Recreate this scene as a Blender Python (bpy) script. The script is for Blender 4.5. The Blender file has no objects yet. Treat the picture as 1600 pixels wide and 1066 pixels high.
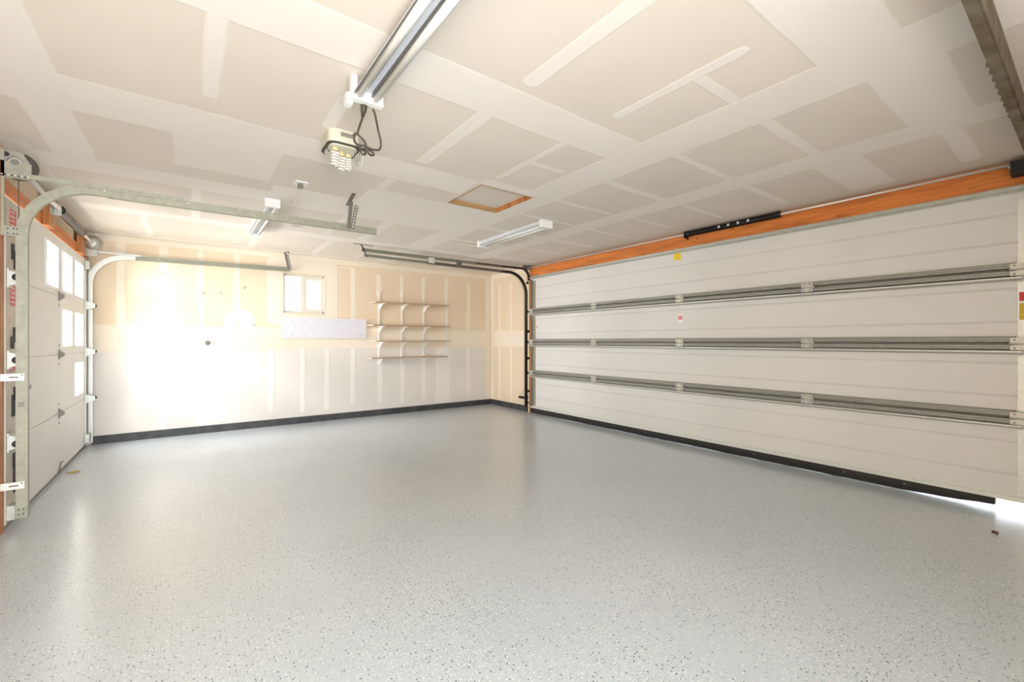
import bpy, bmesh, math, random
from mathutils import Vector, Matrix
random.seed(7)
sc = bpy.context.scene
COL = sc.collection

# ------------------------------------------------------------ camera, light, exposure
H = 2.44            # ceiling height
cam_d = bpy.data.cameras.new('camera'); cam = bpy.data.objects.new('camera', cam_d); COL.objects.link(cam)
cam_d.sensor_width = 36; cam_d.lens = 685.6 * 36 / 1600; cam_d.clip_start = 0.02
cam.location = (0, 0, 1.19); cam.rotation_euler = (math.radians(90), 0, math.radians(-36.48))
sc.camera = cam
sc.view_settings.view_transform = 'Standard'; sc.view_settings.look = 'None'
sc.view_settings.exposure = 0.43; sc.view_settings.gamma = 1.0; sc.view_settings.use_curve_mapping = False
world = bpy.data.worlds.new('sky'); sc.world = world; world.use_nodes = True
bg = world.node_tree.nodes['Background']; bg.inputs[0].default_value = (0.86, 0.93, 1.0, 1); bg.inputs[1].default_value = 2.6

def area(name, loc, rot, sx, sy, power, col):
    l = bpy.data.lights.new(name, 'AREA'); l.shape = 'RECTANGLE'; l.size = sx; l.size_y = sy
    l.energy = power; l.color = col
    o = bpy.data.objects.new(name, l); COL.objects.link(o); o.location = loc; o.rotation_euler = rot
    return o
R = math.radians
# daylight outside the glazed garage door (low and high sky) and a fill lamp added outside the unseen rear opening
area('daylight_garage_door', (-4.6, 5.3, 1.55), (0, R(-89), 0), 3.0, 5.0, 2150, (1.0, 0.98, 0.97))
hs = area('high_sky_garage_door', (-3.3, 4.9, 4.6), (0, 0, 0), 3.0, 3.0, 1150, (0.98, 0.985, 1.0))
hs.rotation_euler = (Vector((-0.92, 5.8, 1.3)) - hs.location).to_track_quat('-Z', 'Y').to_euler()
area('rear_opening_fill', (-0.15, -1.75, 1.05), (R(90), 0, 0), 1.5, 2.0, 192, (0.94, 0.97, 1.0))

# ------------------------------------------------------------ materials
def mat(name, col, rough=0.6, metal=0.0, var=0.0, scale=8.0, bump=0.0, bscale=60.0, stretch=None, spec=0.5, col2=None):
    m = bpy.data.materials.new(name); m.use_nodes = True
    nt = m.node_tree; b = nt.nodes['Principled BSDF']
    b.inputs['Roughness'].default_value = rough; b.inputs['Metallic'].default_value = metal
    b.inputs['Specular IOR Level'].default_value = spec
    b.inputs['Base Color'].default_value = (*col, 1)
    tc = nt.nodes.new('ShaderNodeTexCoord'); vec = tc.outputs['Object']
    if stretch:
        mp = nt.nodes.new('ShaderNodeMapping'); mp.inputs['Scale'].default_value = stretch
        nt.links.new(vec, mp.inputs[0]); vec = mp.outputs[0]
    if var or col2:
        n = nt.nodes.new('ShaderNodeTexNoise'); n.inputs['Scale'].default_value = scale; n.inputs['Detail'].default_value = 5
        nt.links.new(vec, n.inputs['Vector'])
        r = nt.nodes.new('ShaderNodeValToRGB')
        c2 = col2 or tuple(c * (1 - var) for c in col)
        r.color_ramp.elements[0].position = 0.32; r.color_ramp.elements[0].color = (*c2, 1)
        r.color_ramp.elements[1].position = 0.68; r.color_ramp.elements[1].color = (*col, 1)
        nt.links.new(n.outputs['Fac'], r.inputs[0]); nt.links.new(r.outputs[0], b.inputs['Base Color'])
    if bump:
        n2 = nt.nodes.new('ShaderNodeTexNoise'); n2.inputs['Scale'].default_value = bscale; n2.inputs['Detail'].default_value = 4
        nt.links.new(vec, n2.inputs['Vector'])
        bp = nt.nodes.new('ShaderNodeBump'); bp.inputs['Strength'].default_value = bump; bp.inputs['Distance'].default_value = 0.004
        nt.links.new(n2.outputs['Fac'], bp.inputs['Height']); nt.links.new(bp.outputs[0], b.inputs['Normal'])
    return m

M = {}
M['board_cream'] = mat('cream drywall paper', (0.775, 0.70, 0.605), 0.85, var=0.05, scale=1.7, bump=0.12, bscale=180)
M['board_tan'] = mat('tan drywall paper', (0.77, 0.63, 0.455), 0.85, var=0.05, scale=1.5, bump=0.12, bscale=180)
M['board_grey'] = mat('pale grey drywall paper', (0.76, 0.715, 0.66), 0.85, var=0.05, scale=1.5, bump=0.12, bscale=180)

def mud(name, paper, comp):
    m = mat(name, comp, 0.8, bump=0.15, bscale=25, stretch=None)
    nt = m.node_tree; b = nt.nodes['Principled BSDF']
    a = nt.nodes.new('ShaderNodeAttribute'); a.attribute_name = 'fade'
    tc = nt.nodes.new('ShaderNodeTexCoord')
    n = nt.nodes.new('ShaderNodeTexNoise'); n.inputs['Scale'].default_value = 2.2; n.inputs['Detail'].default_value = 6
    nt.links.new(tc.outputs['Object'], n.inputs['Vector'])
    mr = nt.nodes.new('ShaderNodeMapRange'); mr.inputs[1].default_value = 0.25; mr.inputs[2].default_value = 0.6
    mr.inputs[3].default_value = 0.72; mr.inputs[4].default_value = 1.0
    nt.links.new(n.outputs['Fac'], mr.inputs[0])
    mu = nt.nodes.new('ShaderNodeMath'); mu.operation = 'MULTIPLY'
    nt.links.new(a.outputs['Fac'], mu.inputs[0]); nt.links.new(mr.outputs[0], mu.inputs[1])
    mx = nt.nodes.new('ShaderNodeMix'); mx.data_type = 'RGBA'
    mx.inputs[6].default_value = (*paper, 1); mx.inputs[7].default_value = (*comp, 1)
    nt.links.new(mu.outputs[0], mx.inputs[0]); nt.links.new(mx.outputs[2], b.inputs['Base Color'])
    return m
M['mud_ceiling'] = mud('joint compound on ceiling', (0.775, 0.70, 0.605), (0.85, 0.795, 0.725))
M['mud_tan'] = mud('joint compound on tan board', (0.77, 0.63, 0.455), (0.82, 0.73, 0.60))
M['mud_grey'] = mud('joint compound on grey board', (0.76, 0.715, 0.66), (0.83, 0.785, 0.725))

M['white_door'] = mat('white enamelled steel door skin', (0.74, 0.715, 0.685), 0.45, var=0.04, scale=2.5, bump=0.1, bscale=240)
M['white_left'] = mat('white painted garage door', (0.83, 0.81, 0.77), 0.5, var=0.03, scale=2.0)
M['white_gloss'] = mat('white enamel', (0.84, 0.83, 0.80), 0.35)
M['white_plastic'] = mat('white plastic', (0.85, 0.84, 0.82), 0.4)
M['almond'] = mat('almond vinyl', (0.73, 0.68, 0.60), 0.45)
M['beige_plastic'] = mat('beige plastic', (0.66, 0.64, 0.52), 0.45)
M['galv'] = mat('galvanised steel', (0.58, 0.60, 0.55), 0.42, metal=0.65, var=0.2, scale=35)
M['galv_green'] = mat('greenish galvanised steel', (0.37, 0.365, 0.285), 0.5, metal=0.35, var=0.18, scale=30)
M['galv_grey'] = mat('grey galvanised strut', (0.40, 0.395, 0.36), 0.5, metal=0.5, var=0.15, scale=40)
M['galv_bright'] = mat('bright zinc plate', (0.78, 0.79, 0.74), 0.4, metal=0.4, var=0.1, scale=50)
M['galv_plate'] = mat('zinc hinge plate', (0.62, 0.60, 0.54), 0.45, metal=0.4, var=0.12, scale=50)
M['steel_dark'] = mat('dark steel', (0.035, 0.028, 0.022), 0.4, metal=0.4)
M['steel_mid'] = mat('dull steel', (0.22, 0.20, 0.17), 0.5, metal=0.6)
M['alu_tube'] = mat('pale steel tube', (0.75, 0.70, 0.65), 0.35, metal=0.4)
M['black'] = mat('black rubber', (0.018, 0.016, 0.014), 0.6, var=0.3, scale=20)
M['base_black'] = mat('black painted baseboard', (0.028, 0.027, 0.028), 0.55, var=0.5, scale=12, col2=(0.07, 0.07, 0.075))
M['spring'] = mat('black spring steel', (0.02, 0.018, 0.018), 0.35, metal=0.5)
M['spring_grey'] = mat('grey spring steel', (0.16, 0.15, 0.14), 0.4, metal=0.6)
M['cord_dark'] = mat('dark brown cord', (0.05, 0.038, 0.025), 0.5)
M['cord_white'] = mat('white cord', (0.70, 0.66, 0.60), 0.5)
M['red'] = mat('red sticker', (0.62, 0.03, 0.03), 0.5)
M['pink'] = mat('faded pink sticker', (0.80, 0.30, 0.28), 0.5)
M['yellow'] = mat('yellow sticker', (0.85, 0.62, 0.02), 0.5)
M['ochre'] = mat('ochre sticker', (0.62, 0.40, 0.02), 0.5)
M['paper_white'] = mat('white sticker', (0.85, 0.85, 0.82), 0.5)
M['tube_glass'] = mat('unlit fluorescent tube', (0.80, 0.80, 0.74), 0.2)
M['reflector'] = mat('grey white reflector', (0.62, 0.64, 0.68), 0.35)
M['cfl'] = mat('cfl glass', (0.86, 0.83, 0.74), 0.25)
M['ceramic'] = mat('yellowed lamp base', (0.72, 0.62, 0.32), 0.5)
M['particle'] = mat('melamine shelf board', (0.76, 0.62, 0.48), 0.55, var=0.08, scale=14)
M['particle_edge'] = mat('raw particle board edge', (0.50, 0.35, 0.22), 0.8, var=0.25, scale=120)
M['peg'] = mat('white pegboard', (0.74, 0.72, 0.76), 0.5)
M['peg_hole'] = mat('pegboard hole', (0.36, 0.34, 0.42), 0.9)
M['leaf_dry'] = mat('dry yellow leaf', (0.55, 0.40, 0.08), 0.7, var=0.3, scale=40)
M['leaf_green'] = mat('green leaf', (0.35, 0.50, 0.18), 0.6)
M['leaf_brown'] = mat('brown dry leaf', (0.12, 0.06, 0.03), 0.8)
M['siding'] = mat('white siding', (0.30, 0.295, 0.275), 0.6)
M['concrete'] = mat('driveway concrete', (0.62, 0.60, 0.57), 0.9, var=0.1, scale=6)
M['dark_slot'] = mat('dark slot', (0.03, 0.03, 0.03), 0.8)
M['bone'] = mat('tan stile enamel', (0.62, 0.55, 0.44), 0.5, var=0.15, scale=14)

def wood(name, c1, c2, axis, knots=True, joint=None):
    m = bpy.data.materials.new(name); m.use_nodes = True; nt = m.node_tree; b = nt.nodes['Principled BSDF']
    b.inputs['Roughness'].default_value = 0.55
    tc = nt.nodes.new('ShaderNodeTexCoord'); mp = nt.nodes.new('ShaderNodeMapping')
    s = [9.0, 9.0, 9.0]; s[axis] = 0.8; mp.inputs['Scale'].default_value = s
    nt.links.new(tc.outputs['Object'], mp.inputs[0])
    n = nt.nodes.new('ShaderNodeTexNoise'); n.inputs['Scale'].default_value = 2.2; n.inputs['Detail'].default_value = 8; n.inputs['Distortion'].default_value = 0.8
    nt.links.new(mp.outputs[0], n.inputs['Vector'])
    r = nt.nodes.new('ShaderNodeValToRGB'); r.color_ramp.elements[0].position = 0.34; r.color_ramp.elements[0].color = (*c2, 1)
    r.color_ramp.elements[1].position = 0.62; r.color_ramp.elements[1].color = (*c1, 1)
    nt.links.new(n.outputs['Fac'], r.inputs[0]); out = r.outputs[0]
    if knots:
        mp2 = nt.nodes.new('ShaderNodeMapping'); s2 = [11.0, 11.0, 11.0]; s2[axis] = 4.0; mp2.inputs['Scale'].default_value = s2
        nt.links.new(tc.outputs['Object'], mp2.inputs[0])
        v = nt.nodes.new('ShaderNodeTexVoronoi'); v.inputs['Scale'].default_value = 1.0
        nt.links.new(mp2.outputs[0], v.inputs['Vector'])
        kr = nt.nodes.new('ShaderNodeValToRGB'); kr.color_ramp.elements[0].position = 0.03; kr.color_ramp.elements[0].color = (1, 1, 1, 1)
        kr.color_ramp.elements[1].position = 0.13; kr.color_ramp.elements[1].color = (0, 0, 0, 1)
        nt.links.new(v.outputs['Distance'], kr.inputs[0])
        sp = nt.nodes.new('ShaderNodeSeparateColor'); nt.links.new(v.outputs['Color'], sp.inputs[0])
        gt = nt.nodes.new('ShaderNodeMath'); gt.operation = 'GREATER_THAN'; gt.inputs[1].default_value = 0.45
        nt.links.new(sp.outputs[0], gt.inputs[0])
        mu = nt.nodes.new('ShaderNodeMath'); mu.operation = 'MULTIPLY'
        nt.links.new(kr.outputs[0], mu.inputs[0]); nt.links.new(gt.outputs[0], mu.inputs[1])
        mx = nt.nodes.new('ShaderNodeMix'); mx.data_type = 'RGBA'
        nt.links.new(mu.outputs[0], mx.inputs[0]); nt.links.new(out, mx.inputs[6]); mx.inputs[7].default_value = (0.16, 0.045, 0.01, 1)
        out = mx.outputs[2]
    nt.links.new(out, b.inputs['Base Color'])
    return m
M['orange_wood'] = wood('orange stained fir', (0.74, 0.235, 0.045), (0.50, 0.14, 0.025), 1)
M['orange_post'] = wood('orange stained stud', (0.62, 0.25, 0.07), (0.40, 0.13, 0.03), 2)
M['raw_wood'] = wood('hatch framing lumber', (0.60, 0.34, 0.18), (0.38, 0.22, 0.09), 0)

def glass_mat():
    m = bpy.data.materials.new('window glass'); m.use_nodes = True; nt = m.node_tree; nt.nodes.clear()
    o = nt.nodes.new('ShaderNodeOutputMaterial'); t = nt.nodes.new('ShaderNodeBsdfTransparent'); g = nt.nodes.new('ShaderNodeBsdfGlossy')
    t.inputs[0].default_value = (0.97, 0.98, 0.98, 1); g.inputs['Roughness'].default_value = 0.03
    mx = nt.nodes.new('ShaderNodeMixShader'); mx.inputs[0].default_value = 0.045
    nt.links.new(t.outputs[0], mx.inputs[1]); nt.links.new(g.outputs[0], mx.inputs[2])
    nt.links.new(mx.outputs[0], o.inputs[0]); return m
M['glass'] = glass_mat()

def floor_mat():
    m = bpy.data.materials.new('grey epoxy floor with paint flakes'); m.use_nodes = True; nt = m.node_tree; b = nt.nodes['Principled BSDF']
    L = nt.links.new; N = nt.nodes.new
    tc = N('ShaderNodeTexCoord'); vec = tc.outputs['Object']
    n = N('ShaderNodeTexNoise'); n.inputs['Scale'].default_value = 1.1; n.inputs['Detail'].default_value = 6; L(vec, n.inputs['Vector'])
    base = N('ShaderNodeValToRGB'); base.color_ramp.elements[0].position = 0.3; base.color_ramp.elements[0].color = (0.49, 0.545, 0.59, 1)
    base.color_ramp.elements[1].position = 0.7; base.color_ramp.elements[1].color = (0.555, 0.61, 0.655, 1)
    L(n.outputs['Fac'], base.inputs[0]); cur = base.outputs[0]
    dens = N('ShaderNodeTexNoise'); dens.inputs['Scale'].default_value = 1.7; dens.inputs['Detail'].default_value = 3; L(vec, dens.inputs['Vector'])
    def flakes(scale, r0, r1, presence, spread, col, off):
        nonlocal cur
        mp = N('ShaderNodeMapping'); mp.inputs['Location'].default_value = (off, off * 1.7, 0); L(vec, mp.inputs[0])
        v = N('ShaderNodeTexVoronoi'); v.inputs['Scale'].default_value = scale; v.voronoi_dimensions = '2D'; L(mp.outputs[0], v.inputs['Vector'])
        lt = N('ShaderNodeMapRange'); lt.inputs[1].default_value = r0; lt.inputs[2].default_value = r1; lt.inputs[3].default_value = 1; lt.inputs[4].default_value = 0
        L(v.outputs['Distance'], lt.inputs[0])
        sp = N('ShaderNodeSeparateColor'); L(v.outputs['Color'], sp.inputs[0])
        md = N('ShaderNodeMapRange'); md.inputs[1].default_value = 0.3; md.inputs[2].default_value = 0.7
        md.inputs[3].default_value = presence - spread; md.inputs[4].default_value = presence + spread; L(dens.outputs['Fac'], md.inputs[0])
        ls = N('ShaderNodeMath'); ls.operation = 'LESS_THAN'; L(sp.outputs[0], ls.inputs[0]); L(md.outputs[0], ls.inputs[1])
        mu = N('ShaderNodeMath'); mu.operation = 'MULTIPLY'; L(lt.outputs[0], mu.inputs[0]); L(ls.outputs[0], mu.inputs[1])
        mx = N('ShaderNodeMix'); mx.data_type = 'RGBA'; L(mu.outputs[0], mx.inputs[0]); L(cur, mx.inputs[6]); mx.inputs[7].default_value = (*col, 1)
        cur = mx.outputs[2]
    flakes(60, 0.13, 0.22, 0.26, 0.20, (0.82, 0.82, 0.82), 3.1)
    flakes(105, 0.16, 0.26, 0.26, 0.18, (0.74, 0.74, 0.73), 9.7)
    flakes(57, 0.13, 0.21, 0.12, 0.115, (0.035, 0.045, 0.075), 5.3)
    flakes(98, 0.15, 0.25, 0.15, 0.13, (0.16, 0.17, 0.20), 7.9)
    L(cur, b.inputs['Base Color']); b.inputs['Coat Weight'].default_value = 0.75; b.inputs['Coat Roughness'].default_value = 0.22; b.inputs['Coat IOR'].default_value = 1.6
    rr = N('ShaderNodeMapRange'); rr.inputs[3].default_value = 0.26; rr.inputs[4].default_value = 0.42; L(n.outputs['Fac'], rr.inputs[0]); L(rr.outputs[0], b.inputs['Roughness'])
    n3 = N('ShaderNodeTexNoise'); n3.inputs['Scale'].default_value = 55; n3.inputs['Detail'].default_value = 3; L(vec, n3.inputs['Vector'])
    bp = N('ShaderNodeBump'); bp.inputs['Strength'].default_value = 0.22; bp.inputs['Distance'].default_value = 0.003
    L(n3.outputs['Fac'], bp.inputs['Height']); L(bp.outputs[0], b.inputs['Normal'])
    return m
M['floor'] = floor_mat()

# ------------------------------------------------------------ mesh helpers
class MB:
    def __init__(s): s.v = []; s.f = []; s.mi = []; s.sm = []; s.mats = []
    def _m(s, m):
        if m is None: return 0
        if m not in s.mats: s.mats.append(m)
        return s.mats.index(m)
    def face(s, pts, m=None, smooth=False):
        i = len(s.v); s.v += [tuple(p) for p in pts]; s.f.append(tuple(range(i, i + len(pts)))); s.mi.append(s._m(m)); s.sm.append(smooth)
    def box(s, x0, x1, y0, y1, z0, z1, m=None):
        i = len(s.v)
        s.v += [(x0, y0, z0), (x1, y0, z0), (x1, y1, z0), (x0, y1, z0), (x0, y0, z1), (x1, y0, z1), (x1, y1, z1), (x0, y1, z1)]
        k = s._m(m)
        for q in ((0, 3, 2, 1), (4, 5, 6, 7), (0, 1, 5, 4), (1, 2, 6, 5), (2, 3, 7, 6), (3, 0, 4, 7)):
            s.f.append(tuple(i + a for a in q)); s.mi.append(k); s.sm.append(False)
        return s
    def bar(s, p0, p1, w, t, side, m=None):
        """flat bar from p0 to p1, width w along 'side', thickness t across"""
        p0 = Vector(p0); p1 = Vector(p1); d = (p1 - p0).normalized(); a = Vector(side); a = (a - d * a.dot(d)).normalized(); b = d.cross(a)
        i = len(s.v); k = s._m(m)
        for p in (p0, p1):
            for ca, cb in ((-1, -1), (1, -1), (1, 1), (-1, 1)): s.v.append(tuple(p + a * ca * w / 2 + b * cb * t / 2))
        for q in ((0, 1, 2, 3), (7, 6, 5, 4), (0, 4, 5, 1), (1, 5, 6, 2), (2, 6, 7, 3), (3, 7, 4, 0)):
            s.f.append(tuple(i + x for x in q)); s.mi.append(k); s.sm.append(False)
        return s
    def tube(s, pts, r, n=10, m=None, closed=False, radii=None):
        pts = [Vector(p) for p in pts]; k = s._m(m); i0 = len(s.v); up = None
        for j, p in enumerate(pts):
            if j == 0: d = pts[1] - p
            elif j == len(pts) - 1: d = p - pts[-2]
            else: d = pts[j + 1] - pts[j - 1]
            d.normalize()
            if up is None: up = d.orthogonal().normalized()
            else:
                up = up - d * up.dot(d)
                up = up.normalized() if up.length > 1e-6 else d.orthogonal().normalized()
            b = d.cross(up); rr = radii[j] if radii else r
            for q in range(n):
                a = 2 * math.pi * q / n; s.v.append(tuple(p + (up * math.cos(a) + b * math.sin(a)) * rr))
        for j in range(len(pts) - 1):
            for q in range(n):
                a = i0 + j * n + q; b2 = i0 + j * n + (q + 1) % n
                s.f.append((a, b2, b2 + n, a + n)); s.mi.append(k); s.sm.append(True)
        s.f.append(tuple(i0 + q for q in range(n))[::-1]); s.mi.append(k); s.sm.append(False)
        e = i0 + (len(pts) - 1) * n
        s.f.append(tuple(e + q for q in range(n))); s.mi.append(k); s.sm.append(False)
        return s
    def lathe(s, c, axis, prof, n=20, m=None):
        """prof: list of (along axis, radius)"""
        c = Vector(c); ax = Vector(axis).normalized()
        pts = [c + ax * a for a, _ in prof]; k = s._m(m); up = ax.orthogonal().normalized(); b = ax.cross(up); i0 = len(s.v)
        for p, (_, r) in zip(pts, prof):
            for q in range(n):
                a = 2 * math.pi * q / n; s.v.append(tuple(p + (up * math.cos(a) + b * math.sin(a)) * max(r, 1e-4)))
        for j in range(len(prof) - 1):
            for q in range(n):
                a = i0 + j * n + q; b2 = i0 + j * n + (q + 1) % n
                s.f.append((a, b2, b2 + n, a + n)); s.mi.append(k); s.sm.append(True)
        s.f.append(tuple(i0 + q for q in range(n))[::-1]); s.mi.append(k); s.sm.append(False)
        e = i0 + (len(prof) - 1) * n; s.f.append(tuple(e + q for q in range(n))); s.mi.append(k); s.sm.append(False)
        return s
    def extrude(s, poly, f0, f1, m=None):
        """poly: list of 2D points; f0/f1 map a 2D point to 3D at either end"""
        i = len(s.v); n = len(poly); k = s._m(m)
        s.v += [tuple(f0(*p)) for p in poly] + [tuple(f1(*p)) for p in poly]
        for q in range(n):
            a = i + q; b = i + (q + 1) % n; s.f.append((a, b, b + n, a + n)); s.mi.append(k); s.sm.append(False)
        s.f.append(tuple(i + q for q in range(n))[::-1]); s.mi.append(k); s.sm.append(False)
        s.f.append(tuple(i + n + q for q in range(n))); s.mi.append(k); s.sm.append(False)
        return s
    def sweep(s, path, prof, m=None, smooth=False):
        """path: (x,y,z, nx,ny,nz) with in-plane normal; prof: closed polygon of (along normal, along Y)"""
        i = len(s.v); n = len(prof); k = s._m(m)
        for (x, y, z, nx, nz) in path:
            for a, b in prof: s.v.append((x + nx * a, y + b, z + nz * a))
        for j in range(len(path) - 1):
            for q in range(n):
                a = i + j * n + q; b = i + j * n + (q + 1) % n; s.f.append((a, b, b + n, a + n)); s.mi.append(k); s.sm.append(smooth)
        s.f.append(tuple(i + q for q in range(n))[::-1]); s.mi.append(k); s.sm.append(False)
        e = i + (len(path) - 1) * n; s.f.append(tuple(e + q for q in range(n))); s.mi.append(k); s.sm.append(False)
        return s
    def mesh(s, name, m=None):
        me = bpy.data.meshes.new(name); me.from_pydata(s.v, [], s.f)
        if s.mats:
            for q in s.mats: me.materials.append(q)
            me.polygons.foreach_set('material_index', s.mi)
        elif m: me.materials.append(m)
        me.polygons.foreach_set('use_smooth', s.sm)
        bm = bmesh.new(); bm.from_mesh(me); bmesh.ops.recalc_face_normals(bm, faces=bm.faces); bm.to_mesh(me); bm.free()
        me.update(); return me
    def build(s, name, m=None, parent=None):
        o = bpy.data.objects.new(name, s.mesh(name, m)); COL.objects.link(o)
        if parent is not None:
            o.parent = parent
            o.matrix_parent_inverse = Matrix.Translation(-Vector(wloc(parent)))
        return o

def wloc(o):
    l = Vector(o.location)
    if o.parent is not None:
        l = wloc(o.parent) + l + o.matrix_parent_inverse.translation
    return l
def tag(o, label=None, cat=None, group=None, kind=None):
    if label: o['label'] = label
    if cat: o['category'] = cat
    if group: o['group'] = group
    if kind: o['kind'] = kind
    return o
def thing(name, loc, label, cat, group=None, kind=None):
    o = bpy.data.objects.new(name, None); COL.objects.link(o); o.location = loc; o.empty_display_size = 0.1
    return tag(o, label, cat, group, kind)
def place(me, name, parent, loc=(0, 0, 0), rot=(0, 0, 0), scale=(1, 1, 1)):
    """a part that shares mesh data, placed in world coordinates under an unrotated parent"""
    o = bpy.data.objects.new(name, me); COL.objects.link(o); o.parent = parent
    o.matrix_parent_inverse = Matrix.Translation(-Vector(wloc(parent)))
    o.location = loc; o.rotation_euler = rot; o.scale = scale
    return o

# ------------------------------------------------------------ setting
XL, XR, YB, YF, T = -0.95, 4.62, 6.92, -1.30, 0.14
b = MB(); b.box(XL - T, XR + 0.05, YF - T, YB + T, -0.12, 0.0); fl = b.build('floor', M['floor'])
tag(fl, 'light grey epoxy garage floor scattered with dark and white flakes', 'floor', kind='structure')
b = MB(); b.box(-9, 14, -9, 14, -0.20, -0.125)
tag(b.build('ground', M['concrete']), 'pale concrete driveway outside the garage', 'driveway', kind='structure')
b = MB(); b.box(XR + 0.05, XR + 3.2, -1.5, 7.5, -0.125, -0.012)
dr = b.build('path', M['concrete']); tag(dr, 'sunlit concrete apron seen under the big garage door', 'driveway', kind='structure')

HX0, HX1, HY0, HY1 = 1.885, 2.425, 2.965, 3.53        # attic hatch
b = MB()
b.box(XL - T, HX0, YF - T, YB + T, H, H + 0.16); b.box(HX1, XR + T + 0.1, YF - T, YB + T, H, H + 0.16)
b.box(HX0, HX1, YF - T, HY0, H, H + 0.16); b.box(HX0, HX1, HY1, YB + T, H, H + 0.16)
ceil = b.build('ceiling', M['board_cream'])
tag(ceil, 'unpainted drywall ceiling with taped joints and pale compound bands', 'ceiling', kind='structure')

# back wall with window hole
WX0, WX1, WZ0, WZ1 = 1.095, 1.645, 1.60, 2.15
b = MB(); g_, t_ = M['board_grey'], M['board_tan']
b.box(XL - T, XR + T, YB, YB + T, -0.1, 1.22, g_)
b.box(XL - T, WX0, YB, YB + T, 1.22, H, t_); b.box(WX1, XR + T, YB, YB + T, 1.22, H, t_)
b.box(WX0, WX1, YB, YB + T, 1.22, WZ0, t_); b.box(WX0, WX1, YB, YB + T, WZ1, H, t_)
wb = b.build('wall_back'); tag(wb, 'taped drywall back wall with the small window and wall shelves', 'wall', kind='structure')
# left wall: garage door opening
LY0, LY1, LZ = 4.085, 6.835, 2.115
b = MB()
b.box(XL - T, XL, YF - T, LY0, -0.1, H); b.box(XL - T, XL, LY1, YB, -0.1, H)
b.box(XL - T, XL, LY0, LY1, LZ, H)
wl = b.build('wall_left', M['board_tan']); tag(wl, 'drywall around and above the windowed garage door', 'wall', kind='structure')
# right wall: big door opening
RY0, RY1, RZ = 0.29, 5.69, 2.265
b = MB()
b.box(XR, XR + T, YF - T, RY0, -0.1, H); b.box(XR, XR + T, RY1, YB, -0.1, H); b.box(XR, XR + T, RY0, RY1, RZ, H)
wr = b.build('wall_right', M['board_tan']); tag(wr, 'cream drywall return beside the wide garage door', 'wall', kind='structure')
# wall behind the camera with an opening added to let fill light in
b = MB(); b.box(XL - T, -0.8, YF - T, YF, -0.1, H); b.box(0.5, XR + T, YF - T, YF, -0.1, H); b.box(-0.8, 0.5, YF - T, YF, 2.1, H)
tag(b.build('wall_front', M['board_tan']), 'drywall behind the camera around an opening added for fill light', 'wall', kind='structure')

# joint compound patches: thin, a millimetre proud, feathered edges
def patch(parent, a0, a1, b0, b1, to3d, m, rad=0.0, fe=0.012, wob=0.006, seed=0, taper=None):
    rnd = random.Random(seed * 17 + int(a0 * 1000) + int(b0 * 733))
    a0, a1 = min(a0, a1), max(a0, a1); b0, b1 = min(b0, b1), max(b0, b1)
    w, h = a1 - a0, b1 - b0; rad = min(rad, w / 2 * 0.98, h / 2 * 0.98); pts = []
    def corner(cx, cy, st):
        n = 6 if rad > 0.01 else 1
        for q in range(n):
            an = st + (math.pi / 2) * (q / max(1, n - 1)); yield (cx + rad * math.cos(an), cy + rad * math.sin(an))
    corners = [list(corner(a1 - rad, b1 - rad, 0)), list(corner(a0 + rad, b1 - rad, math.pi / 2)), list(corner(a0 + rad, b0 + rad, math.pi)), list(corner(a1 - rad, b0 + rad, 1.5 * math.pi))]
    for q in range(4):
        pts += corners[q]; p, r2 = corners[q][-1], corners[(q + 1) % 4][0]
        L = math.hypot(r2[0] - p[0], r2[1] - p[1]); n = int(L / 0.22)
        dx, dy = (r2[0] - p[0]) / max(L, 1e-6), (r2[1] - p[1]) / max(L, 1e-6); off = 0
        for k in range(1, n):
            t = k / n; off = 0.6 * off + rnd.uniform(-wob, wob)
            pts.append((p[0] + (r2[0] - p[0]) * t - dy * off, p[1] + (r2[1] - p[1]) * t + dx * off))
    cx, cy = (a0 + a1) / 2, (b0 + b1) / 2
    fe = min(fe, w * 0.3, h * 0.3)
    inner = [(cx + (x - cx) * (1 - 2 * fe / w), cy + (y - cy) * (1 - 2 * fe / h)) for x, y in pts]
    n = len(pts); hgt = 0.0016 + rnd.random() * 0.0006
    v = [to3d(x, y, 0.0003) for x, y in pts] + [to3d(x, y, hgt) for x, y in inner]
    f = [(i, (i + 1) % n, n + (i + 1) % n, n + i) for i in range(n)] + [tuple(range(n, 2 * n))]
    me = bpy.data.meshes.new('joint_compound'); me.from_pydata(v, [], f); me.materials.append(m)
    at = me.attributes.new('fade', 'FLOAT', 'POINT'); at.data.foreach_set('value', [0.0] * n + [1.0] * n)
    o = bpy.data.objects.new('joint_compound', me); COL.objects.link(o); o.parent = parent
    return o
toC = lambda x, y, d: (x, y, H - d)
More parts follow.
